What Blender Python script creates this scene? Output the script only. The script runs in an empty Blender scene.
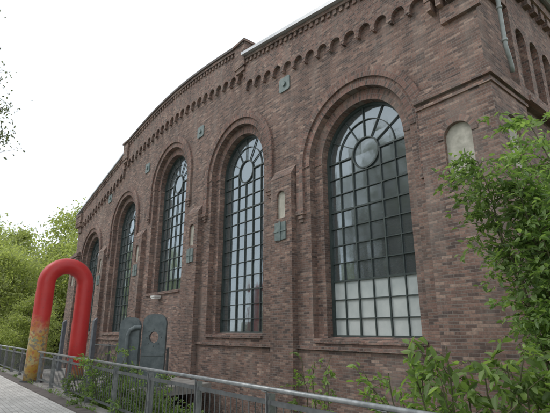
import bpy, math, random
import numpy as np
from mathutils import Vector, Matrix
random.seed(4); rng=np.random.default_rng(7)
S=bpy.context.scene; COL=S.collection
S.view_settings.view_transform='Standard'; S.view_settings.look='None'; S.view_settings.exposure=0
R=math.radians
# ------------------------------------------------------------ node helpers
def newmat(name):
    m=bpy.data.materials.new(name); m.use_nodes=True; nt=m.node_tree; nt.nodes.clear()
    out=nt.nodes.new('ShaderNodeOutputMaterial'); return m,nt,out
def N(nt,t,**k):
    n=nt.nodes.new(t)
    for a,b in k.items(): setattr(n,a,b)
    return n
def M(nt,op,a,b=None,c=None):
    n=nt.nodes.new('ShaderNodeMath'); n.operation=op
    for i,v in enumerate((a,b,c)):
        if v is None: continue
        if isinstance(v,(int,float)): n.inputs[i].default_value=v
        else: nt.links.new(v,n.inputs[i])
    return n.outputs[0]
def mixc(nt,fac,a,b,bt='MIX'):
    n=nt.nodes.new('ShaderNodeMix'); n.data_type='RGBA'; n.blend_type=bt
    for i,v in ((0,fac),(6,a),(7,b)):
        if isinstance(v,(int,float)): n.inputs[i].default_value=v
        elif isinstance(v,tuple): n.inputs[i].default_value=(*v,1)
        else: nt.links.new(v,n.inputs[i])
    return n.outputs[2]
def ramp(nt,fac,stops):
    n=nt.nodes.new('ShaderNodeValToRGB'); e=n.color_ramp.elements
    while len(e)<len(stops): e.new(.5)
    for i,(p,c) in enumerate(stops):
        e[i].position=p; e[i].color=(*c,1) if isinstance(c,tuple) else (c,c,c,1)
    nt.links.new(fac,n.inputs[0]); return n.outputs[0]
def noise(nt,scale,vec=None,detail=3,rough=.55):
    n=nt.nodes.new('ShaderNodeTexNoise'); n.inputs['Scale'].default_value=scale
    n.inputs['Detail'].default_value=detail; n.inputs['Roughness'].default_value=rough
    if vec is None:
        g=nt.nodes.new('ShaderNodeNewGeometry'); vec=g.outputs['Position']
    nt.links.new(vec,n.inputs['Vector']); return n.outputs['Fac']
def bsdf(nt,out,col,rough=.8,metal=0,bump=None,bs=.3,bd=.01):
    p=nt.nodes.new('ShaderNodeBsdfPrincipled')
    if isinstance(col,tuple): p.inputs['Base Color'].default_value=(*col,1)
    else: nt.links.new(col,p.inputs['Base Color'])
    if isinstance(rough,(int,float)): p.inputs['Roughness'].default_value=rough
    else: nt.links.new(rough,p.inputs['Roughness'])
    p.inputs['Metallic'].default_value=metal
    if bump is not None:
        b=nt.nodes.new('ShaderNodeBump'); b.inputs['Strength'].default_value=bs; b.inputs['Distance'].default_value=bd
        nt.links.new(bump,b.inputs['Height']); nt.links.new(b.outputs[0],p.inputs['Normal'])
    nt.links.new(p.outputs[0],out.inputs[0]); return p
def simple(name,c1,c2,scale=3,rough=.7,metal=0,bs=.2):
    m,nt,o=newmat(name); f=noise(nt,scale,None,5,.65); col=mixc(nt,ramp(nt,f,[(.35,0.),(.65,1.)]),c1,c2)
    bsdf(nt,o,col,rough,metal,noise(nt,scale*12),bs,.004); return m
# ------------------------------------------------------------ brick
def brickmat(name,uv=False,w=.215,row=.061,dark=1.0,red=1.0):
    m,nt,o=newmat(name)
    if uv:
        t=N(nt,'ShaderNodeUVMap'); vec=t.outputs[0]
    else:
        g=N(nt,'ShaderNodeNewGeometry'); sp=N(nt,'ShaderNodeSeparateXYZ'); nt.links.new(g.outputs['Position'],sp.inputs[0])
        sn=N(nt,'ShaderNodeSeparateXYZ'); nt.links.new(g.outputs['True Normal'],sn.inputs[0])
        k=M(nt,'GREATER_THAN',M(nt,'ABSOLUTE',sn.outputs[0]),.7)
        u=M(nt,'ADD',M(nt,'MULTIPLY',sp.outputs[0],M(nt,'SUBTRACT',1.,k)),M(nt,'MULTIPLY',sp.outputs[1],k))
        c=N(nt,'ShaderNodeCombineXYZ')
        wv=M(nt,'MULTIPLY',M(nt,'SUBTRACT',noise(nt,1.3,g.outputs['Position'],3),.5),.035)
        nt.links.new(M(nt,'ADD',u,wv),c.inputs[0])
        nt.links.new(M(nt,'ADD',sp.outputs[2],wv),c.inputs[1]); vec=c.outputs[0]
    b=N(nt,'ShaderNodeTexBrick'); nt.links.new(vec,b.inputs['Vector'])
    b.inputs['Color1'].default_value=(0,0,0,1); b.inputs['Color2'].default_value=(1,1,1,1); b.inputs['Mortar'].default_value=(.5,.5,.5,1)
    b.inputs['Scale'].default_value=1; b.inputs['Mortar Size'].default_value=.0058; b.inputs['Mortar Smooth'].default_value=.35
    b.inputs['Brick Width'].default_value=w; b.inputs['Row Height'].default_value=row
    if uv: b.offset=0
    d=dark*1.25
    col=ramp(nt,b.outputs['Color'],[(0,(.078*d,.058*d,.053*d)),(.2,(.118*d,.080*d,.068*d)),(.5,(.165*d*red,.104*d,.085*d)),(.8,(.20*d*red,.124*d,.099*d)),(1,(.29*d,.205*d,.165*d))])
    f=noise(nt,.45,None,5,.65); col=mixc(nt,.8,col,ramp(nt,f,[(.3,.62),(.7,1.3)]),'MULTIPLY')
    f2=noise(nt,22,None,3); col=mixc(nt,.75,col,ramp(nt,f2,[(.3,.62),(.7,1.38)]),'MULTIPLY')
    g2=N(nt,'ShaderNodeNewGeometry'); mp=N(nt,'ShaderNodeMapping'); mp.inputs['Scale'].default_value=(1.6,1.6,.3); nt.links.new(g2.outputs['Position'],mp.inputs[0])
    s=noise(nt,1.0,mp.outputs[0],7,.7)
    col=mixc(nt,M(nt,'MULTIPLY',ramp(nt,s,[(.5,0.),(.68,1.)]),.45),col,(.26*d,.222*d,.195*d))
    col=mixc(nt,M(nt,'MULTIPLY',ramp(nt,s,[(.30,1.),(.48,0.)]),.55),col,(.075,.06,.055))
    mort=mixc(nt,f,(.14,.12,.107),(.31,.275,.245))
    col=mixc(nt,b.outputs['Fac'],col,mort)
    h=M(nt,'SUBTRACT',M(nt,'MULTIPLY',f2,.6),b.outputs['Fac'])
    bsdf(nt,o,col,.9,0,h,.6,.008); return m
BR=brickmat('brick'); BRA=brickmat('brick_arch',True,.135,.068,.95,1.12); BRT=brickmat('brick_trim',False,.11,.061,.93,1.08)
CREAM=simple('cream_plaster',(.33,.32,.27),(.55,.53,.46),4)
ROOF=simple('zinc',(.42,.44,.46),(.55,.57,.6),1,.45,.3)
TEAL=simple('teal_steel',(.10,.125,.135),(.17,.20,.21),5,.5,.2)
PATINA=simple('patina_plate',(.13,.175,.175),(.22,.265,.255),6,.6,.2)
FRAME=simple('frame_paint',(.035,.05,.05),(.06,.08,.075),5,.5)
STEEL=simple('galvanised_steel',(.20,.215,.22),(.36,.375,.38),9,.42,.6)
PIPE=simple('grey_green_pipe',(.24,.27,.26),(.34,.37,.36),6,.5,.2)
SLAB=simple('blue_grey_slab',(.09,.105,.125),(.15,.17,.19),4,.6,.1)
DARKST=simple('dark_steel',(.05,.055,.06),(.09,.095,.1),5,.5,.4)
RAILST=simple('weathered_steel',(.10,.11,.115),(.18,.19,.195),5,.5,.4)
DARKIN=simple('interior_dark',(.03,.03,.03),(.05,.05,.05),2)
WHITE=simple('white_board',(.40,.45,.45),(.58,.62,.61),1.2,.35)
LAMPW=simple('lamp_white',(.6,.6,.58),(.75,.75,.72),3)
BARK=simple('bark',(.06,.05,.04),(.13,.11,.09),8)
GREENBARK=simple('green_twig',(.07,.08,.035),(.12,.11,.055),8)
SOIL=simple('concrete',(.20,.19,.175),(.34,.33,.31),3,.85)
COPING=simple('dark_coping',(.09,.075,.07),(.16,.14,.13),3,.8)
def glass():
    m,nt,o=newmat('window_glass'); g=N(nt,'ShaderNodeNewGeometry')
    mp=N(nt,'ShaderNodeVectorMath',operation='DIVIDE'); mp.inputs[1].default_value=(.45,1.,.47); nt.links.new(g.outputs['Position'],mp.inputs[0])
    fl=N(nt,'ShaderNodeVectorMath',operation='FLOOR'); nt.links.new(mp.outputs[0],fl.inputs[0])
    w=N(nt,'ShaderNodeTexWhiteNoise',noise_dimensions='3D'); nt.links.new(fl.outputs[0],w.inputs['Vector'])
    sb=N(nt,'ShaderNodeVectorMath',operation='SUBTRACT'); nt.links.new(w.outputs['Color'],sb.inputs[0]); sb.inputs[1].default_value=(.5,.5,.5)
    sc=N(nt,'ShaderNodeVectorMath',operation='SCALE'); nt.links.new(sb.outputs[0],sc.inputs[0]); sc.inputs['Scale'].default_value=.05
    ad=N(nt,'ShaderNodeVectorMath',operation='ADD'); nt.links.new(sc.outputs[0],ad.inputs[0]); nt.links.new(g.outputs['Normal'],ad.inputs[1])
    nz=N(nt,'ShaderNodeVectorMath',operation='NORMALIZE'); nt.links.new(ad.outputs[0],nz.inputs[0])
    bp=N(nt,'ShaderNodeBump'); bp.inputs['Strength'].default_value=.12; bp.inputs['Distance'].default_value=.02
    nt.links.new(noise(nt,3.5,None,2),bp.inputs['Height']); nt.links.new(nz.outputs[0],bp.inputs['Normal'])
    fr=N(nt,'ShaderNodeFresnel'); fr.inputs['IOR'].default_value=1.52
    fac=M(nt,'MINIMUM',M(nt,'ADD',M(nt,'MULTIPLY',fr.outputs[0],1.7),.30),.85)
    tr=N(nt,'ShaderNodeBsdfTransparent'); tr.inputs[0].default_value=(.5,.6,.62,1)
    gl=N(nt,'ShaderNodeBsdfGlossy'); gl.inputs[0].default_value=(.66,.76,.82,1); gl.inputs['Roughness'].default_value=.09
    nt.links.new(bp.outputs[0],gl.inputs['Normal'])
    mx=N(nt,'ShaderNodeMixShader'); nt.links.new(fac,mx.inputs[0]); nt.links.new(tr.outputs[0],mx.inputs[1]); nt.links.new(gl.outputs[0],mx.inputs[2])
    df=N(nt,'ShaderNodeBsdfDiffuse'); df.inputs[0].default_value=(.42,.48,.49,1)
    m2=N(nt,'ShaderNodeMixShader'); m2.inputs[0].default_value=.14
    nt.links.new(mx.outputs[0],m2.inputs[1]); nt.links.new(df.outputs[0],m2.inputs[2])
    nt.links.new(m2.outputs[0],o.inputs[0]); return m
GLASS=glass()
def leafmat(name,cols,tr=.45,ns=.8,lo=.65,hi=1.3):
    m,nt,o=newmat(name); g=N(nt,'ShaderNodeNewGeometry')
    col=ramp(nt,g.outputs['Random Per Island'],[(i/(len(cols)-1),c) for i,c in enumerate(cols)])
    col=mixc(nt,.8,col,ramp(nt,noise(nt,ns,None,3),[(.35,lo),(.65,hi)]),'MULTIPLY')
    p=N(nt,'ShaderNodeBsdfPrincipled'); nt.links.new(col,p.inputs['Base Color']); p.inputs['Roughness'].default_value=.5
    t=N(nt,'ShaderNodeBsdfTranslucent'); nt.links.new(mixc(nt,1.,col,(1.6,1.7,.8),'MULTIPLY'),t.inputs[0])
    mx=N(nt,'ShaderNodeMixShader'); mx.inputs[0].default_value=tr
    nt.links.new(p.outputs[0],mx.inputs[1]); nt.links.new(t.outputs[0],mx.inputs[2]); nt.links.new(mx.outputs[0],o.inputs[0]); return m
LF_BUSH=leafmat('leaf_bush',[(.09,.15,.055),(.15,.235,.08),(.21,.31,.11),(.29,.40,.16)])
LF_YOUNG=leafmat('leaf_young',[(.12,.19,.055),(.20,.305,.09),(.29,.40,.14)])
LF_TREE=leafmat('leaf_tree',[(.24,.27,.13),(.33,.37,.17),(.42,.45,.23)],.55,.3,.7,1.2)
LF_DARK=leafmat('leaf_dark',[(.09,.11,.065),(.13,.155,.085),(.18,.20,.12)],.5)
# ------------------------------------------------------------ mesh helpers
def empty(name,loc=(0,0,0),**props):
    e=bpy.data.objects.new(name,None); e.location=loc; e.empty_display_size=.3; COL.objects.link(e)
    for k,v in props.items(): e[k]=v
    return e
def attach(o,p):
    o.parent=p; 
    o.matrix_parent_inverse=Matrix.Translation(p.location).inverted()
def mk(name,verts,faces,mat,parent=None,smooth=False,uvs=None):
    me=bpy.data.meshes.new(name); me.from_pydata([tuple(v) for v in verts],[],faces); me.materials.append(mat)
    if smooth: me.polygons.foreach_set('use_smooth',[True]*len(me.polygons))
    if uvs is not None:
        l=me.uv_layers.new(name='UVMap')
        for lp in me.loops: l.data[lp.index].uv=uvs[lp.vertex_index]
    me.update(); o=bpy.data.objects.new(name,me); COL.objects.link(o)
    if parent is not None: attach(o,parent)
    return o
class MB:
    def __init__(s): s.v=[]; s.f=[]
    def add(s,v,f):
        n=len(s.v); s.v+=[tuple(a) for a in v]; s.f+=[tuple(i+n for i in q) for q in f]
    def box(s,x0,x1,y0,y1,z0,z1):
        s.add([(x0,y0,z0),(x1,y0,z0),(x1,y1,z0),(x0,y1,z0),(x0,y0,z1),(x1,y0,z1),(x1,y1,z1),(x0,y1,z1)],
              [(0,3,2,1),(4,5,6,7),(0,1,5,4),(1,2,6,5),(2,3,7,6),(3,0,4,7)])
    def bar(s,p,q,w,y0,y1):
        p=Vector(p);q=Vector(q); d=(q-p).normalized(); n=Vector((-d.y,d.x))*w/2
        c=[p+n,p-n,q-n,q+n]; v=[(a.x,y0,a.y) for a in c]+[(a.x,y1,a.y) for a in c]
        s.add(v,[(0,1,2,3),(7,6,5,4),(0,4,5,1),(1,5,6,2),(2,6,7,3),(3,7,4,0)])
    def tube(s,pts,rad,n=6):
        pts=[Vector(p) for p in pts]; v=[];f=[]
        for i,p in enumerate(pts):
            d=(pts[min(i+1,len(pts)-1)]-pts[max(i-1,0)]).normalized()
            a=d.orthogonal().normalized() if i==0 else (a-d*a.dot(d)).normalized()
            b=d.cross(a); r=rad[i] if hasattr(rad,'__len__') else rad
            for k in range(n):
                t=2*math.pi*k/n; v.append(p+a*r*math.cos(t)+b*r*math.sin(t))
        for i in range(len(pts)-1):
            for k in range(n):
                k2=(k+1)%n; f.append((i*n+k,i*n+k2,(i+1)*n+k2,(i+1)*n+k))
        f.append(tuple(range(n))[::-1]); f.append(tuple((len(pts)-1)*n+k for k in range(n)))
        s.add(v,f)
    def shape(s,outer,holes,c0,c1,plane='xz'):
        cu=bpy.data.curves.new('t','CURVE'); cu.dimensions='2D'; cu.fill_mode='BOTH'; cu.extrude=abs(c1-c0)/2
        for pl in [outer]+holes:
            sp=cu.splines.new('POLY'); sp.points.add(len(pl)-1); sp.use_cyclic_u=True
            for i,p in enumerate(pl): sp.points[i].co=(p[0],p[1],0,1)
        ob=bpy.data.objects.new('t',cu); COL.objects.link(ob); bpy.context.view_layer.update()
        me=bpy.data.meshes.new_from_object(ob.evaluated_get(bpy.context.evaluated_depsgraph_get()))
        mid=(c0+c1)/2
        if plane=='xz': v=[(a.co.x,a.co.z+mid,a.co.y) for a in me.vertices]; f=[tuple(p.vertices)[::-1] for p in me.polygons]
        else: v=[(a.co.z+mid,a.co.x,a.co.y) for a in me.vertices]; f=[tuple(p.vertices) for p in me.polygons]
        s.add(v,f); bpy.data.objects.remove(ob); bpy.data.curves.remove(cu); bpy.data.meshes.remove(me)
    def ob(s,name,mat,parent=None,smooth=False): return mk(name,s.v,s.f,mat,parent,smooth)
def archpts(c,z0,zs,r,n=32):
    return [(c+r,z0)]+[(c+r*math.cos(t),zs+r*math.sin(t)) for t in np.linspace(0,math.pi,n)]+[(c-r,z0)]
def ring(name,c,zs,r0,r1,y0,y1,leg,parent,n=40):
    pi=[];po=[];s=[];L=0
    rm=(r0+r1)/2
    if leg>0:
        k=max(1,int(leg/.3))
        for i in range(k): 
            z=zs-leg+leg*i/k; pi.append((c+r0,z));po.append((c+r1,z)); s.append(leg*i/k)
    for t in np.linspace(0,math.pi,n): pi.append((c+r0*math.cos(t),zs+r0*math.sin(t)));po.append((c+r1*math.cos(t),zs+r1*math.sin(t)));s.append(leg+rm*t)
    if leg>0:
        for i in range(1,k+1):
            z=zs-leg*i/k; pi.append((c-r0,z));po.append((c-r1,z)); s.append(leg+rm*math.pi+leg*i/k)
    V=[];F=[];U=[]; m=len(pi); w=r1-r0; d=y1-y0
    def strip(A,B,ua,ub):
        b=len(V)
        for i in range(m): V.append(A[i]);U.append((ua,s[i]));V.append(B[i]);U.append((ub,s[i]))
        for i in range(m-1): F.append((b+2*i,b+2*i+1,b+2*i+3,b+2*i+2))
    I0=[(p[0],y0,p[1]) for p in pi];O0=[(p[0],y0,p[1]) for p in po];I1=[(p[0],y1,p[1]) for p in pi];O1=[(p[0],y1,p[1]) for p in po]
    strip(I0,O0,0,w); strip(O0,O1,w,w+d); strip(I1,I0,-d,0)
    for e in (0,m-1):
        b=len(V); V+= [I0[e],O0[e],O1[e],I1[e]]; U+=[(0,0),(w,0),(w,d),(0,d)]; F.append((b,b+1,b+2,b+3))
    return mk(name,V,F,BRA,parent,uvs=U)
# ------------------------------------------------------------ THE HALL
E=1.6; GZ=-1.5
CX=[-6.6,-12.0,-17.4,-22.8,-28.2]
SILL=[1.42,1.5,3.2,1.5,1.5]; SPR=[6.1,7.15,8.1,7.1,6.0]
U0,U1=3.15,31.65; CU=17.4; GH=6.0
def topz(u):
    k=abs(u-CU)
    if k<=GH: return 11.9+.6*(math.cos(k/GH*math.pi/2*.9)-math.cos(math.pi/2*.9))/(1-math.cos(math.pi/2*.9))
    sl=.17 if u<CU else .225
    return 11.35-(k-GH)*sl
hall=empty('industrial_hall',(-17.4,14,GZ),label="dark red brick hall with five arched windows and curved gable",category="building")
us=[U0]+list(np.linspace(U0,CU-GH,8)[1:])+[CU-GH+.001]+list(np.linspace(CU-GH+.002,CU+GH-.002,40))+[CU+GH-.001+.002]+list(np.linspace(CU+GH+.002,U1,8))
us=sorted(set([float(x) for x in us]))
w=MB()
outer=[(-u,topz(u)) for u in us]+[(-U1,-2.2),(-U0,-2.2)]
r0=1.65; r1=1.35
w.shape(outer,[archpts(c,s-.001,p,r0) for c,s,p in zip(CX,SILL,SPR)],0,.2)
w.shape(outer,[archpts(c,s,p,r1) for c,s,p in zip(CX,SILL,SPR)],.2,.62)
w.box(-U0-.5,-U0,.62,27.6,-2.2,topz(U0)); w.box(-U1,-U1+.5,.62,27.6,-2.2,topz(U1)); w.shape(outer,[],27.6,28)
w.box(-(CU-GH)-.3,-(CU-GH)-.01,.62,27.6,10.9,11.9); w.box(-(CU+GH)+.01,-(CU+GH)+.3,.62,27.6,10.9,11.9)
w.ob('wall',BR,hall)
f=MB(); f.box(-U1+.5,-U0-.5,.62,27.5,-.2,0.0); f.ob('floor',DARKIN,hall)
def corbel(ua,ub,off):
    n=int(round((ub-ua)/.52)); st=(ub-ua)/n; pts=[]
    for i in range(n):
        a=ua+i*st; z=topz(a+st/2)-off
        pts+= [(a,z),(a+.07,z)]
        c=a+st/2; r=st/2-.07
        pts+=[(c-r*math.cos(t),z+.12+r*math.sin(t)) for t in np.linspace(0,math.pi,10)]
        pts+=[(a+st-.07,z),(a+st,z)]
    q=[pts[0]]
    for p in pts[1:]:
        if abs(p[0]-q[-1][0])+abs(p[1]-q[-1][1])>1e-4: q.append(p)
    top=[(u,topz(u)-.002) for u in np.linspace(ub,ua,24)]
    m=MB(); m.shape([(-p[0],p[1]) for p in q+top],[],-.12,0)
    for i in range(n):
        a=ua+i*st; z=topz(a+st/2)-off
        m.box(-a-.075,-a+.075 if i else -a,-.135,-.121,z-.05,z+.02)
    m.ob('corbel_table',BRT,hall)
    d=MB(); k=int((ub-ua)/.24)
    for i in range(k):
        a=ua+.06+i*.24; z=topz(a+.07)
        d.box(-a-.12,-a,-.17,-.121,z-.27,z-.12)
    uu=np.linspace(ua,ub,24)
    d.shape([(-u,topz(u)-.12) for u in uu]+[(-u,topz(u)-.004) for u in uu[::-1]],[],-.2,-.122)
    d.ob('dentil_course',BR,hall)
corbel(U0+1.0,CU-GH-.02,1.33); corbel(CU-GH+.02,CU+GH-.02,1.45); corbel(CU+GH+.02,U1-1.0,1.33)
rf=MB()
def roofseg(mb,ua,ub,y0,y1,th):
    uu=np.linspace(ua,ub,24); mb.shape([(-u,topz(u)+.003) for u in uu]+[(-u,topz(u)+th) for u in uu[::-1]],[],y0,y1)
roofseg(rf,U0-.45,CU-GH-.003,-.33,28.3,.12); roofseg(rf,CU+GH+.003,U1+.25,-.26,28.3,.1); roofseg(rf,CU-GH+.003,CU+GH-.003,.5,28.3,.1)
rf.ob('roof',ROOF,hall)
cp=MB(); roofseg(cp,CU-GH+.003,CU+GH-.003,-.25,.499,.11); cp.ob('coping',COPING,hall)
for sx in (CU-GH,CU+GH):
    m=MB(); c=-sx+(-.26 if sx<CU else .26); m.box(c-.32,c+.32,-.22,.5,11.0,11.98); m.box(c-.38,c+.38,-.29,.6,11.98,12.07)
    m.box(c-.26,c+.26,-.18,-.123,10.82,10.999); m.ob('gable_pier',BR,hall)
for (x0,x1) in ((-U0-1.0,-U0+.14),(-U1-.14,-U1+1.0)):
    m=MB(); z1=9.88 if x0>-10 else 9.4
    m.box(x0,x1,-.26,1.3 if x0>-10 else -.001,8.75,z1)
    n=5; st=(x1-x0)/n
    for i in range(n): m.box(x0+i*st+.03,x0+i*st+.14,-.24,-.001,8.5,8.749); 
    m.box(x0-.03,x1+.03,-.29,-.261,9.2,9.3); m.box(x0+.25,x1-.25 if x0<-10 else x1-.02,-.1,-.001,8.1,8.49)
    m.ob('corner_block',BR,hall)
def window(c,zs,zp,painted=False):
    pts=archpts(c,zs,zp,r1+.02); 
    win=mk('window',[(p[0],.47,p[1]) for p in pts],[tuple(range(len(pts)))],GLASS,hall)
    fr=MB(); y0,y1=.42,.465
    n=36; arc=[(c+(r1-.035)*math.cos(t),zp+(r1-.035)*math.sin(t)) for t in np.linspace(0,math.pi,n)]
    for a,b in zip(arc[:-1],arc[1:]): fr.bar(a,b,.07,y0-.02,y1)
    for s in(-1,1): fr.bar((c+s*(r1-.035),zs),(c+s*(r1-.035),zp),.07,y0-.02,y1)
    fr.bar((c-r1,zs+.035),(c+r1,zs+.035),.07,y0-.025,y1-.001)
    rows=max(4,int(round((zp-zs)/.48))); rh=(zp-zs)/rows
    for k in range(1,rows+1):
        z=zs+rh*k; th=.045 if k in(3,rows-3) else .022
        if k==rows: fr.bar((c-r1,z),(c-.42,z),.04,y0,y1); fr.bar((c+.42,z),(c+r1,z),.04,y0,y1)
        else: fr.bar((c-r1+.05,z),(c+r1-.05,z),th,y0+.008,y1-.002)
    for k in range(-2,3):
        x=c+k*.45; zt=zp-(.42*math.sqrt(max(0,1-(k*.45/.42)**2)) if abs(k)<1 else 0)
        fr.bar((x,zs+.05),(x,zt),.04 if abs(k)==1 else .022,y0+.004,y1-.004)
    ts=np.linspace(0,2*math.pi,28)
    for a,b in zip(ts[:-1],ts[1:]): fr.bar((c+.42*math.cos(a),zp+.42*math.sin(a)),(c+.42*math.cos(b),zp+.42*math.sin(b)),.04,y0+.002,y1-.006)
    for a in np.linspace(0,math.pi,7)[1:-1]:
        fr.bar((c+.43*math.cos(a),zp+.43*math.sin(a)),(c+(r1-.05)*math.cos(a),zp+(r1-.05)*math.sin(a)),.022,y0+.006,y1-.008)
    ts=np.linspace(0,math.pi,28)
    for a,b in zip(ts[:-1],ts[1:]): fr.bar((c+.92*math.cos(a),zp+.92*math.sin(a)),(c+.92*math.cos(b),zp+.92*math.sin(b)),.02,y0+.01,y1-.006)
    o=mk('frame',fr.v,fr.f,FRAME); o.parent=win
    def wp(ob): ob.parent=win; ob.matrix_parent_inverse=Matrix.Identity(4)
    if painted:
        q=MB()
        for r in range(3):
            for k in range(6):
                x=c-r1+k*.45; q.add([(x+.012,.4675,zs+r*rh+.01),(x+.438,.4675,zs+r*rh+.01),(x+.438,.4675,zs+(r+1)*rh-.01),(x+.012,.4675,zs+(r+1)*rh-.01)],[(0,1,2,3)])
        wp(q.ob('whitened_panes',WHITE))
    s=MB(); s.add([(c-r1-.25,-.06,zs-.12),(c+r1+.25,-.06,zs-.12),(c+r1+.25,.4,zs-.12),(c-r1-.25,.4,zs-.12),
                   (c-r1-.25,-.06,zs-.05),(c+r1+.25,-.06,zs-.05),(c+r1+.25,.4,zs+.03),(c-r1-.25,.4,zs+.03)],
       [(0,3,2,1),(4,5,6,7),(0,1,5,4),(1,2,6,5),(2,3,7,6),(3,0,4,7)]); wp(s.ob('sill',BRT))
    wp(ring('arch_surround',c,zp,r1,r0-.006,.18,.199,0,None))
    wp(ring('arch_surround',c,zp,r0,1.87,-.022,-.001,0,None))
    wp(ring('hood_mould',c,zp,1.87,2.12,-.085,-.001,1.25,None))
    for sg in(-1,1):
        m=MB(); x=c+sg*1.995; z=zp-1.25
        m.box(x-.15,x+.15,-.11,-.001,z-.13,z-.002); m.box(x-.11,x+.11,-.08,-.001,z-.24,z-.131); m.box(x-.07,x+.07,-.05,-.001,z-.34,z-.241)
        wp(m.ob('impost',BRT))
for i,a in enumerate(zip(CX,SILL,SPR)): window(*a,painted=(i==0))
PX=[-9.3,-14.7,-20.1,-25.5]
def child(m,name,mat,p):
    o=m.ob(name,mat); o.parent=p; return o
def niche_slab(m,cx,hw,z0,z1,y0,nh,nz,nzs):
    m.shape([(cx-hw,z0),(cx+hw,z0),(cx+hw,z1),(cx-hw,z1)],[archpts(cx,nz,nzs,nh,14)],y0,-.001)
for i,px in enumerate(PX):
    m=MB(); niche_slab(m,px,.47,-2.2,6.0,-.2,.19,4.75,5.4)
    m.add([(px-.475,-.205,6.0),(px+.475,-.205,6.0),(px+.475,-.001,6.0),(px-.475,-.001,6.0),(px-.475,-.205,6.03),(px+.475,-.205,6.03),(px+.475,-.001,6.34),(px-.475,-.001,6.34)],
      [(0,3,2,1),(4,5,6,7),(0,1,5,4),(1,2,6,5),(2,3,7,6),(3,0,4,7)])
    m.box(px-.53,px+.53,-.26,-.002,-2.2,-.2)
    p=m.ob('pilaster',BR,hall)
    q=MB(); q.shape(archpts(px,4.751,5.4,.188,14),[],-.13,-.05); child(q,'niche_panel',CREAM,p)
    q=MB(); q.box(px-.24,px+.24,-.235,-.201,4.1,4.62); q.box(px-.035,px+.035,-.26,-.236,4.08,4.64); q.box(px-.26,px+.26,-.255,-.237,4.34,4.38)
    child(q,'anchor_plate',PATINA,p)
    zc=9.25 if i in(0,3) else 9.6
    q=MB(); s_=.25; q.shape([(px-s_,zc-s_*.8),(px-s_*.8,zc-s_),(px+s_*.8,zc-s_),(px+s_,zc-s_*.8),(px+s_,zc+s_*.8),(px+s_*.8,zc+s_),(px-s_*.8,zc+s_),(px-s_,zc+s_*.8)],[],-.04,-.001)
    q.shape([(px+.09*math.cos(t),zc+.09*math.sin(t)) for t in np.linspace(0,2*math.pi,9)[:-1]],[],-.09,-.041)
    q.ob('anchor_plate',PATINA,hall)
edges=[-U0-1.45]+PX+[-U1+1.45]
for i,c in enumerate(CX):
    if i==2: continue
    x1=edges[i]-(.47 if i else 0); x0=edges[i+1]+(.47 if i<4 else 0)
    m=MB(); m.box(x0+.002,x1-.002,-.07,-.001,1.14,1.23); m.box(x0+.002,x1-.002,-.12,-.002,-2.2,-.25)
    m.ob('string_course',BRT,hall)
for side,(xo,sg) in enumerate(((-3.0,-1),(-31.8,1))):
    xi=xo+sg*1.6; a,b=min(xo,xi),max(xo,xi); cx=-3.78 if side==0 else -31.0
    m=MB(); m.shape([(a,-2.2),(b,-2.2),(b,6.35),(a,6.35)],[archpts(cx,4.45,5.35,.29,18)],-.22,-.001)
    if side==0:
        m.shape([(.001,-2.2),(1.4,-2.2),(1.4,6.35),(.001,6.35)],[archpts(.55,4.6,5.45,.29,18)],-3.149,-3.001,'yz')
    m.box(a-.06,b+.06,-.3,1.46,6.35,6.5) if side==0 else m.box(a-.06,b+.06,-.3,-.001,6.35,6.5)
    m.box(a+.04,b+.0 if side==0 else b-.04,-.2,(1.3 if side==0 else -.001),6.5,6.66)
    m.box(a-.03,b+.03,-.26,(1.43 if side==0 else -.001),6.2,6.27)
    p=m.ob('corner_pier',BR,hall)
    q=MB(); q.shape(archpts(cx,4.451,5.35,.288,18),[],-.14,-.05); child(q,'niche_panel',CREAM,p)
    o=ring('niche_arch',cx,5.35,.29,.42,-.24,-.221,0,None,18); o.parent=p
    if side==0:
        q=MB(); q.shape(archpts(.55,4.601,5.45,.288,18),[],-3.14,-3.07,'yz'); child(q,'niche_panel',CREAM,p)
m=MB(); holes=[archpts(1.45+i*.78+.36,6.75,8.1,.27,14) for i in range(32)]
m.shape([(1.31,6.51),(27.9,6.51),(27.9,9.9),(1.31,9.9)],holes,-3.149,-3.0,'yz')
m.box(-3.149,-2.9,1.47,27.9,6.36,6.5)
for i in range(60): m.box(-2.998,-2.86,1.5+i*.42,1.72+i*.42,9.3,9.55)
m.box(-2.999,-2.82,1.4,27.9,9.55,9.9)
m.ob('side_arcade',BRT,hall)
m=MB(); m.tube([(-2.7,-.35,9.9),(-2.7,28,9.9)],.08,8); m.ob('gutter',ROOF,hall)
m=MB(); m.tube([(-2.86,.42,9.85),(-2.86,.42,8.2),(-2.86,.42,7.2),(-2.86,.5,7.0),(-2.88,.62,6.85),(-2.9,.66,6.7)],.045,10)
for z in (9.4,8.1,7.3): m.tube([(-2.86,.42,z),(-2.86,.42,z+.06)],.06,10)
m.ob('drainpipe',PIPE,hall,True)
m=MB(); m.box(-17.75,-17.35,-.35,-.05,2.95,3.02); m.box(-17.6,-17.5,-.05,-.001,2.9,3.0); m.box(-17.72,-17.38,-.33,-.07,2.88,2.949); m.ob('wall_lamp',LAMPW,hall)
m=MB()
for x in (-7.5,-11.2,-16,-21,-26): m.box(x,x+.3,4.6,4.9,0,9.5)
m.ob('interior_steelwork',DARKST,hall)
m=MB(); m.bar((-13.1,1.6),(-11.5,4.2),.14,.7,.78); m.bar((-12.7,1.5),(-11.1,4.1),.05,.7,.74); m.ob('interior_stair_rail',LAMPW,hall)

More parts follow.
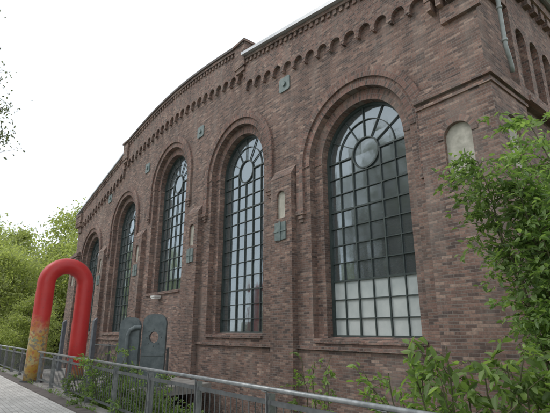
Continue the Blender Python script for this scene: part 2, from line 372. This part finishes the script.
# ------------------------------------------------------------ ground / path
def profile_sheet(name,prof,x0,x1,mat,nx=1):
    V=[];F=[]
    for x in (x0,x1):
        for (y,z) in prof: V.append((x,y,z))
    n=len(prof)
    for i in range(n-1): F.append((i,n+i,n+i+1,i+1))
    o=mk(name,V,F,mat); o['kind']='structure'; return o
m_,nt,o_=newmat('grass'); f=noise(nt,.6); c=mixc(nt,f,(.07,.10,.04),(.15,.165,.085)); c=mixc(nt,.6,c,ramp(nt,noise(nt,30),[(.3,.5),(.7,1.5)]),'MULTIPLY'); bsdf(nt,o_,c,.95,0,noise(nt,60),.8,.05); GRASS=m_
profile_sheet('ground',[(-1500,-.02),(-4.85,-.02),(-4.84,GZ),(1500,GZ)],-1500,1500,GRASS)
m_,nt,o_=newmat('paving'); g=N(nt,'ShaderNodeNewGeometry')
b=N(nt,'ShaderNodeTexBrick'); nt.links.new(g.outputs['Position'],b.inputs['Vector']); b.inputs['Scale'].default_value=1; b.inputs['Brick Width'].default_value=.2; b.inputs['Row Height'].default_value=.1; b.inputs['Mortar Size'].default_value=.006
b.inputs['Color1'].default_value=(.50,.49,.47,1); b.inputs['Color2'].default_value=(.64,.625,.60,1); b.inputs['Mortar'].default_value=(.32,.30,.27,1)
c=mixc(nt,.8,b.outputs['Color'],ramp(nt,noise(nt,.9,None,6,.65),[(.3,.72),(.7,1.15)]),'MULTIPLY'); bsdf(nt,o_,c,.8,0,b.outputs['Fac'],.4,-.006); PAV=m_
profile_sheet('path',[(-10.5,0.0),(-5.1,0.0)],-60,14,PAV)
kb=MB(); kb.box(-60,14,-5.1,-4.83,-.4,.03); k=kb.ob('kerb',COPING); k['kind']='structure'
rw=MB(); rw.box(-60,14,-4.829,-4.6,-1.7,.05)
for i in range(10): rw.box(-60+i*7.4,-59.6+i*7.4,-4.6,-4.5,-1.7,-.1)
o=rw.ob('retaining_wall',SOIL); o['label']="low grey concrete retaining wall carrying the path edge"; o['category']="wall"
pf=MB(); pf.box(-21.5,-12.6,-4.59,-.32,-.25,0.0); o=pf.ob('pavement',SOIL); o['kind']='structure'

# ------------------------------------------------------------ railings
RY=-4.68; RZ=.94
def railing(x0,x1,label,y=RY,dirx=True):
    e=empty('railing',((x0+x1)/2,y,.05),label=label,category="railing",group="steel railings along the path")
    hr=MB(); hr.tube([(x0,y-.03,RZ+.02),(x1,y-.03,RZ+.02)],.026,10); hr.ob('handrail',STEEL,e,True)
    b=MB(); b.box(x0,x1,y+.02,y+.05,RZ-.16,RZ-.11); b.box(x0,x1,y+.02,y+.05,.14,.18)
    n=int((x1-x0)/.13)
    for i in range(n):
        x=x0+.06+i*(x1-x0)/n; b.box(x-.005,x+.005,y+.029,y+.041,.181,RZ-.161)
    b.ob('balusters',RAILST,e)
    k=max(2,int(round((x1-x0)/1.7))+1)
    for i in range(k):
        x=x0+.08+(x1-x0-.16)*i/(k-1); p=MB()
        for s in (-.035,.025): p.box(x+s,x+s+.01,y-.0,y+.09,.055,RZ-.04)
        p.box(x-.07,x+.07,y-.03,y+.11,.051,.065)
        p.tube([(x,y+.04,RZ-.08),(x,y+.01,RZ-.045),(x,y-.03,RZ-.005)],.011,6)
        p.box(x-.05,x+.05,y-.05,y-.01,RZ-.012,RZ-.004)
        p.ob('post',STEEL,e)
railing(-15.9,2.5,"galvanised steel railing with round handrail beside the paved path")
railing(-45,-16.95,"galvanised steel railing continuing beyond the red arch")
e=empty('fence',(-15,-1.6,0),label="low grey steel fence in front of the brick hall",category="fence")
b=MB(); b.box(-20.5,-13.2,-1.65,-1.62,1.0,1.05); b.box(-20.5,-13.2,-1.65,-1.62,.12,.16)
for i in range(63): x=-20.45+i*.115; b.box(x-.007,x+.007,-1.643,-1.627,.161,.999)
b.ob('bars',RAILST,e)
for x in (-20.5,-18.6,-16.7,-14.8,-13.25): p=MB(); p.box(x-.03,x+.03,-1.6,-1.54,0,1.08); p.ob('post',RAILST,e)

# ------------------------------------------------------------ red arch
m_,nt,o_=newmat('red_paint_graffiti'); g=N(nt,'ShaderNodeNewGeometry'); sp=N(nt,'ShaderNodeSeparateXYZ'); nt.links.new(g.outputs['Position'],sp.inputs[0])
red=mixc(nt,noise(nt,2),(.50,.022,.03),(.66,.06,.05))
n1=noise(nt,3.2,None,5,.6); 
hh=M(nt,'ADD',sp.outputs[2],M(nt,'MULTIPLY',M(nt,'SUBTRACT',n1,.5),1.1))
leftm=M(nt,'LESS_THAN',sp.outputs[1],-4.1)
tagL=M(nt,'MULTIPLY',ramp(nt,M(nt,'DIVIDE',hh,3.),[(.48,1.),(.70,0.)]),leftm)
tagR=M(nt,'MULTIPLY',ramp(nt,M(nt,'DIVIDE',hh,3.),[(.10,.8),(.2,0.)]),M(nt,'SUBTRACT',1.,leftm))
yel=mixc(nt,ramp(nt,noise(nt,4,None,3),[(.4,0.),(.6,1.)]),(.48,.28,.05),(.50,.42,.20))
n6=noise(nt,6.5,None,2)
yel=mixc(nt,ramp(nt,n6,[(.56,0.),(.61,.75)]),yel,(.16,.14,.15))
yel=mixc(nt,ramp(nt,n6,[(.38,.7),(.42,0.)]),yel,(.42,.12,.06))
yel=mixc(nt,ramp(nt,noise(nt,5.1,None,2),[(.62,0.),(.66,.7)]),yel,(.14,.26,.20))
c=mixc(nt,M(nt,'MAXIMUM',tagL,tagR),red,yel)
c=mixc(nt,ramp(nt,noise(nt,11,None,4,.7),[(.60,0.),(.72,.5)]),c,(.20,.06,.05))
bsdf(nt,o_,c,ramp(nt,noise(nt,5),[(.3,.32),(.7,.55)]),0,noise(nt,9),.1,.01); REDP=m_
ar=empty('arch_sculpture',(-16.45,-4.0,0),label="tall red tubular steel arch with graffiti on its legs",category="sculpture")
ya,yb=-4.67,-3.40; rr=(yb-ya)/2; yc=(ya+yb)/2; top=4.05-.26
pts=[(-16.45,ya,0.0),(-16.45,ya,1.2),(-16.45,ya,top-rr)]+[(-16.45,yc-rr*math.cos(t),top-rr+rr*math.sin(t)) for t in np.linspace(0,math.pi,28)[1:-1]]+[(-16.45,yb,top-rr),(-16.45,yb,1.2),(-16.45,yb,0.0)]
m=MB(); m.tube(pts,.28,28); o=m.ob('arch_tube',REDP,ar,True)
for yy in (ya,yb):
    m=MB(); m.tube([(-16.45,yy,0.0),(-16.45,yy,.07)],.36,24); m.ob('base_plate',DARKST,ar)
mp_=empty('machine_relic',(-13.2,-2.45,0),label="blue-grey steel machine plates with round hole standing by hall",category="sculpture")
mp_.rotation_euler=(0,0,R(48)); mp_.scale=(.86,.86,.97)
def rrect(x0,x1,z0,z1,r):
    return [(x0,z0),(x1,z0)]+[(x1-r+r*math.cos(t),z1-r+r*math.sin(t)) for t in np.linspace(0,math.pi/2,10)]+[(x0+r+r*math.cos(t),z1-r+r*math.sin(t)) for t in np.linspace(math.pi/2,math.pi,10)]
m=MB(); cx=.42; m.shape(rrect(cx-.42,cx+.42,0,2.15,.3),[[(cx+.17*math.cos(t),1.45+.17*math.sin(t)) for t in np.linspace(0,2*math.pi,25)[:-1]]],-.08,.08)
m.box(cx-.38,cx+.38,-.11,-.081,.9,.98)
for t in np.linspace(0,2*math.pi,9)[:-1]: m.tube([(cx+.26*math.cos(t),-.11,1.45+.26*math.sin(t)),(cx+.26*math.cos(t),-.08,1.45+.26*math.sin(t))],.022,6)
child(m,'pierced_plate',TEAL,mp_)
m=MB(); m.shape(rrect(-.78,-.06,0,2.05,.28),[],-.22,-.02); m.box(-.7,-.14,-.26,-.221,.5,.6); child(m,'plate',TEAL,mp_)
m=MB(); m.tube([(-.42,-.36,0),(-.42,-.36,1.5),(-.36,-.34,1.66),(-.2,-.3,1.74),(.0,-.24,1.75)],.07,12); child(m,'pipe',TEAL,mp_)
for (x,y,h) in ((-20.4,-2.95,1.95),(-18.6,-2.25,2.0)):
    e=empty('slab',(x,y,0),label="narrow upright blue-grey slab with slanted top near the red arch",category="slab",group="upright slabs at the entrance")
    m=MB(); m.add([(x-.12,y-.07,0),(x+.12,y-.07,0),(x+.12,y+.07,0),(x-.12,y+.07,0),(x-.11,y-.06,h),(x+.11,y-.06,h),(x+.11,y+.06,h+.1),(x-.11,y+.06,h+.1)],
      [(0,3,2,1),(4,5,6,7),(0,1,5,4),(1,2,6,5),(2,3,7,6),(3,0,4,7)]); m.ob('shaft',SLAB,e)
    m=MB(); m.box(x-.18,x+.18,y-.15,y+.15,0.001,.03); m.ob('base_plate',STEEL,e)

# ------------------------------------------------------------ vegetation
def leaves(name,C,D,L,mat,parent=None,wr=.45,fold=.18):
    C=np.asarray(C,float); D=np.asarray(D,float); n=len(C)
    D/= np.linalg.norm(D,axis=1,keepdims=True)+1e-9
    up=rng.normal(size=(n,3))*.6+np.array([0,0,1.0]); Sd=np.cross(D,up); Sd/=np.linalg.norm(Sd,axis=1,keepdims=True)+1e-9
    Nn=np.cross(Sd,D); L=np.asarray(L)[:,None]*np.ones((n,1)); W=L*wr
    V=np.empty((n,6,3)); V[:,0]=C; V[:,1]=C+D*L*.3+Sd*W*.5+Nn*L*fold*.5; V[:,2]=C+D*L*.68+Sd*W*.38+Nn*L*fold*.3
    V[:,3]=C+D*L-Nn*L*.12; V[:,4]=C+D*L*.68-Sd*W*.38+Nn*L*fold*.3; V[:,5]=C+D*L*.3-Sd*W*.5+Nn*L*fold*.5
    V=V.reshape(-1,3); idx=np.arange(n)*6
    F=np.stack([np.stack([idx,idx+1,idx+2,idx+3],1),np.stack([idx,idx+3,idx+4,idx+5],1)],1).reshape(-1,4)
    me=bpy.data.meshes.new(name); me.vertices.add(len(V)); me.vertices.foreach_set('co',V.ravel())
    me.loops.add(F.size); me.loops.foreach_set('vertex_index',F.ravel()); me.polygons.add(len(F))
    me.polygons.foreach_set('loop_start',np.arange(len(F))*4); me.polygons.foreach_set('loop_total',np.full(len(F),4)); me.update(calc_edges=True)
    me.materials.append(mat); o=bpy.data.objects.new(name,me); COL.objects.link(o)
    if parent is not None: o.parent=parent
    return o
def U_(a,b): return float(rng.uniform(a,b))
def rv(s=1.): return Vector([float(q)*s for q in rng.normal(size=3)])
def shrub(loc,h,spread,nst,ntw,leafL,mat,label,cat="shrub",twl=.5,lean=(0,0),stemmat=GREENBARK,lpt=12,name='shrub',z0=.2,group=None,hmin=.5):
    e=empty(name,loc,label=label,category=cat)
    if group: e['group']=group
    tb=MB(); C=[];D=[];L=[]
    for s in range(nst):
        az=U_(0,2*math.pi); rad=spread*U_(.3,1)
        end=Vector((math.cos(az)*rad+lean[0],math.sin(az)*rad+lean[1],h*U_(hmin,1)))
        st=Vector((U_(-.15,.15),U_(-.15,.15),0)); mid=st.lerp(end,.5)+Vector((0,0,h*.14))+rv(.05*h)*.6
        P=[]
        for i in range(9):
            t=i/8; P.append(st*(1-t)**2+mid*(2*t*(1-t))+end*(t*t)+rv(.02))
        tb.tube(P,[.005+.015*h/3*(1-i/8.) for i in range(9)],5)
        for k in range(ntw):
            t=U_(z0,1); i=min(7,int(t*8)); b=P[i].lerp(P[i+1],t*8-i)
            d=(Vector((math.cos(az),math.sin(az),.2))*.6+rv(.8)); d.z=abs(d.z)*.4+.25*U_(-1,1); d.normalize()
            ln=twl*U_(.5,1.1); Q=[b,b+d*ln*.5+Vector((0,0,.03)),b+d*ln+Vector((0,0,-.2*ln))]
            tb.tube(Q,[.005,.0035,.002],4)
            for j in range(lpt):
                u=U_(.1,1); q=Q[0].lerp(Q[1],u*2) if u<.5 else Q[1].lerp(Q[2],u*2-1)
                ld=d*.5+rv(.6); C.append(q+rv(.02)); D.append(ld+Vector((0,0,-.25))); L.append(leafL*U_(.55,1.15))
    o=mk('stems',tb.v,tb.f,stemmat); o.parent=e
    leaves('foliage',C,D,L,mat,e); return e
shrub((-1.6,-1.9,GZ),5.65,1.25,36,46,.1,LF_BUSH,"tall leafy green shrub growing against the hall corner",lean=(.1,0),lpt=16,twl=.52,z0=.47,hmin=.62)
shrub((-.6,-2.2,GZ),5.9,1.3,26,40,.1,LF_BUSH,"leafy green shrub growing beside the hall corner",lpt=16,twl=.55,z0=.4,hmin=.6)
shrub((-1.85,-4.05,GZ),2.95,.75,18,22,.115,LF_YOUNG,"young bright green shrub behind the railing",lpt=11,twl=.38,hmin=.75)
shrub((-1.2,-3.8,GZ),3.1,.7,16,22,.115,LF_YOUNG,"young bright green shrub behind the railing",lpt=11,twl=.4,hmin=.75)
shrub((-2.7,-3.8,GZ),2.75,.55,12,16,.105,LF_YOUNG,"small bright green sapling behind the railing",lpt=9,twl=.35,hmin=.7)
shrub((-3.7,-3.6,GZ),2.2,.4,6,10,.1,LF_YOUNG,"small bright green sapling behind the railing",lpt=7,twl=.3)
shrub((-5.9,-2.3,GZ),2.75,.35,4,10,.1,LF_YOUNG,"thin leafy sapling in front of the brick wall",lpt=7,twl=.25,name='sapling',hmin=.75)
shrub((-5.1,-2.9,GZ),2.4,.3,4,9,.1,LF_YOUNG,"thin leafy sapling in front of the brick wall",lpt=7,twl=.22,name='sapling',hmin=.75)
for i,(x,y,h) in enumerate(((-8.2,-4.2,1.9),(-9.2,-4.25,2.15),(-10.2,-4.25,2.6),(-11.1,-4.2,2.7),(-12.0,-4.2,2.3),(-7.3,-4.0,1.7),(-9.8,-3.0,1.9),(-11.4,-2.9,2.0))):
    shrub((x,y,GZ),h,.65,15,24,.085,(LF_YOUNG,LF_BUSH)[i%2],"scrubby green shrub growing up against the railing",lpt=11,twl=.36,group="scrub along the railing")
n=2500; C=np.stack([rng.uniform(-30,-5,n),rng.uniform(-4.86,-4.81,n),np.full(n,.02)],1); cl_=np.sin(C[:,0]*2.3)+np.sin(C[:,0]*5.1+1)
keep=cl_+rng.normal(size=n)*.6>.9; C=C[keep]; D=rng.normal(size=C.shape)*.5+np.array([0,0,1.]); 
v_=leaves('weeds',C,D,rng.uniform(.04,.13,len(C)),LF_BUSH,None,.12,.05); v_['kind']='stuff'; v_['label']="sparse weeds growing in the joint below the railing"; v_['category']="weeds"

def make_tree(h,cr,nclump,nleaf,leafL,mat,cb=.3,csd=.75,every=2):
    tb=MB(); th=h*.62; P=[Vector((U_(-.1,.1)*i,U_(-.1,.1)*i,th*i/7)) for i in range(8)]
    tb.tube(P,[h*.022*(1-.8*i/7)+.02 for i in range(8)],9)
    C=[];D=[];L=[]
    for k in range(nclump):
        while True:
            q=[U_(-1,1) for _ in range(3)]
            if .25<Vector(q).length<1: break
        zc=h*(cb+(1-cb)*.5); hz=h*(1-cb)*.5
        sh=1-.35*max(0,q[2])
        c=Vector((q[0]*cr*sh*U_(.8,1.1),q[1]*cr*sh*U_(.8,1.1),zc+q[2]*hz*.92))
        b=P[min(7,max(2,int(c.z/h*8*.6)))]
        m_=b.lerp(c,.55)+Vector((0,0,-.05*h))
        sd=csd*U_(.6,1.2)
        if k%every==0:
            tb.tube([b,m_,c],[h*.004,h*.0022,.008],5)
            if every==1:
                for _ in range(5): tb.tube([m_.lerp(c,U_(.5,1)),c+rv(sd*.5)],[.007,.003],4)
        pts=rng.normal(size=(nleaf,3))*np.array([sd,sd,sd*.6])*.6+np.array(c)
        C.append(pts); D.append(rng.normal(size=(nleaf,3))+np.array([0,0,-.3])); L.append(leafL*rng.uniform(.6,1.2,nleaf))
    C=np.concatenate(C);D=np.concatenate(D);L=np.concatenate(L)
    t=mk('trunk',tb.v,tb.f,BARK,smooth=True); c=leaves('crown',C,D,L,mat); return t,c
protoA=make_tree(11,4.0,100,150,.28,LF_TREE,.08,1.0); protoB=make_tree(9.5,3.6,90,150,.28,LF_TREE,.0,1.0); protoN=make_tree(12.5,4.45,420,95,.10,LF_DARK,.22,.48,1)
used=set()
def place(proto,loc,rot,sc,label,group=None):
    e=empty('tree',loc,label=label,category="tree"); e.rotation_euler=(0,0,rot); e.scale=(sc,sc,sc*random.uniform(.9,1.1))
    if group: e['group']=group
    for o in proto:
        q=o if o.name not in used else o.copy()
        if q is o: used.add(o.name)
        else: COL.objects.link(q)
        q.parent=e
def UN(u,n): return (-u,n-8)
k=0
for (u,n,sc) in ((42,5.5,.95),(44,10.5,1.3),(38,7.2,.55),(36,5,.4),(47,4.5,.6),(50,5,1.3),(52,14,1.5),(49,9,.7),(62,3,1.5),(64,22,1.5),(70,-12,1.5),(60,9,1.0),(58,17,1.0),(72,9,1.7),(76,0,1.7),(84,-20,1.7),(90,12,1.9),(92,-6,1.8)):
    x,y=UN(u,n); place((protoA,protoB)[k%2],(x,y,-.02 if y<-4.9 else GZ),k*1.7,sc,"leafy light green broad crowned tree beyond the hall","trees beyond the hall"); k+=1
x,y=UN(13.5,-3.1); place(protoN,(x,y,-.02),.4,1.0,"grey-green leaved tree with overhanging branches beside the path")
for (x,y,sc) in ((-24,-31,.8),(-15,-32,.8),(-6,-32,.8),(4,-31,.8),(-34,-31,.85),(-45,-30,1.0)):
    place((protoA,protoB)[k%2],(x,y,-.02),k*2.1,sc,"broad leafy tree across the path opposite the hall","trees across the path"); k+=1

# ------------------------------------------------------------ world, sun, camera
W=bpy.data.worlds.new("World"); S.world=W; W.use_nodes=True; nt=W.node_tree; nt.nodes.clear()
sky=nt.nodes.new('ShaderNodeTexSky'); sky.sky_type='NISHITA'; sky.sun_disc=False; sky.sun_elevation=R(48); sky.sun_rotation=R(-138)
tc=nt.nodes.new('ShaderNodeTexCoord')
nf=noise(nt,1.6,tc.outputs['Generated'],6,.5)
cl=ramp(nt,nf,[(.3,(.80,.86,.92)),(.7,(1.,1.,1.))])
cm=nt.nodes.new('ShaderNodeVectorMath'); cm.operation='SCALE'; nt.links.new(cl,cm.inputs[0]); cm.inputs['Scale'].default_value=13.5
mx=mixc(nt,.88,sky.outputs[0],cm.outputs[0])
bg=nt.nodes.new('ShaderNodeBackground'); bg.inputs[1].default_value=.1; nt.links.new(mx,bg.inputs[0])
wo=nt.nodes.new('ShaderNodeOutputWorld'); nt.links.new(bg.outputs[0],wo.inputs[0])
sl=bpy.data.lights.new('sun','SUN'); sl.energy=1.0; sl.angle=R(14); sl.color=(1,.96,.9); so=bpy.data.objects.new('sun',sl); COL.objects.link(so)
d=Vector((-.55,-.6,.95)).normalized(); so.rotation_euler=d.to_track_quat('Z','Y').to_euler(); so.location=(0,-20,30)
cd=bpy.data.cameras.new('camera'); cam=bpy.data.objects.new('camera',cd); COL.objects.link(cam)
cd.sensor_width=36; cd.lens=36*430/550; cd.clip_end=4000; cd.clip_start=.05
cam.location=(0,-8,E); cam.rotation_euler=(R(90+16.1),0,R(50.8)); S.camera=cam
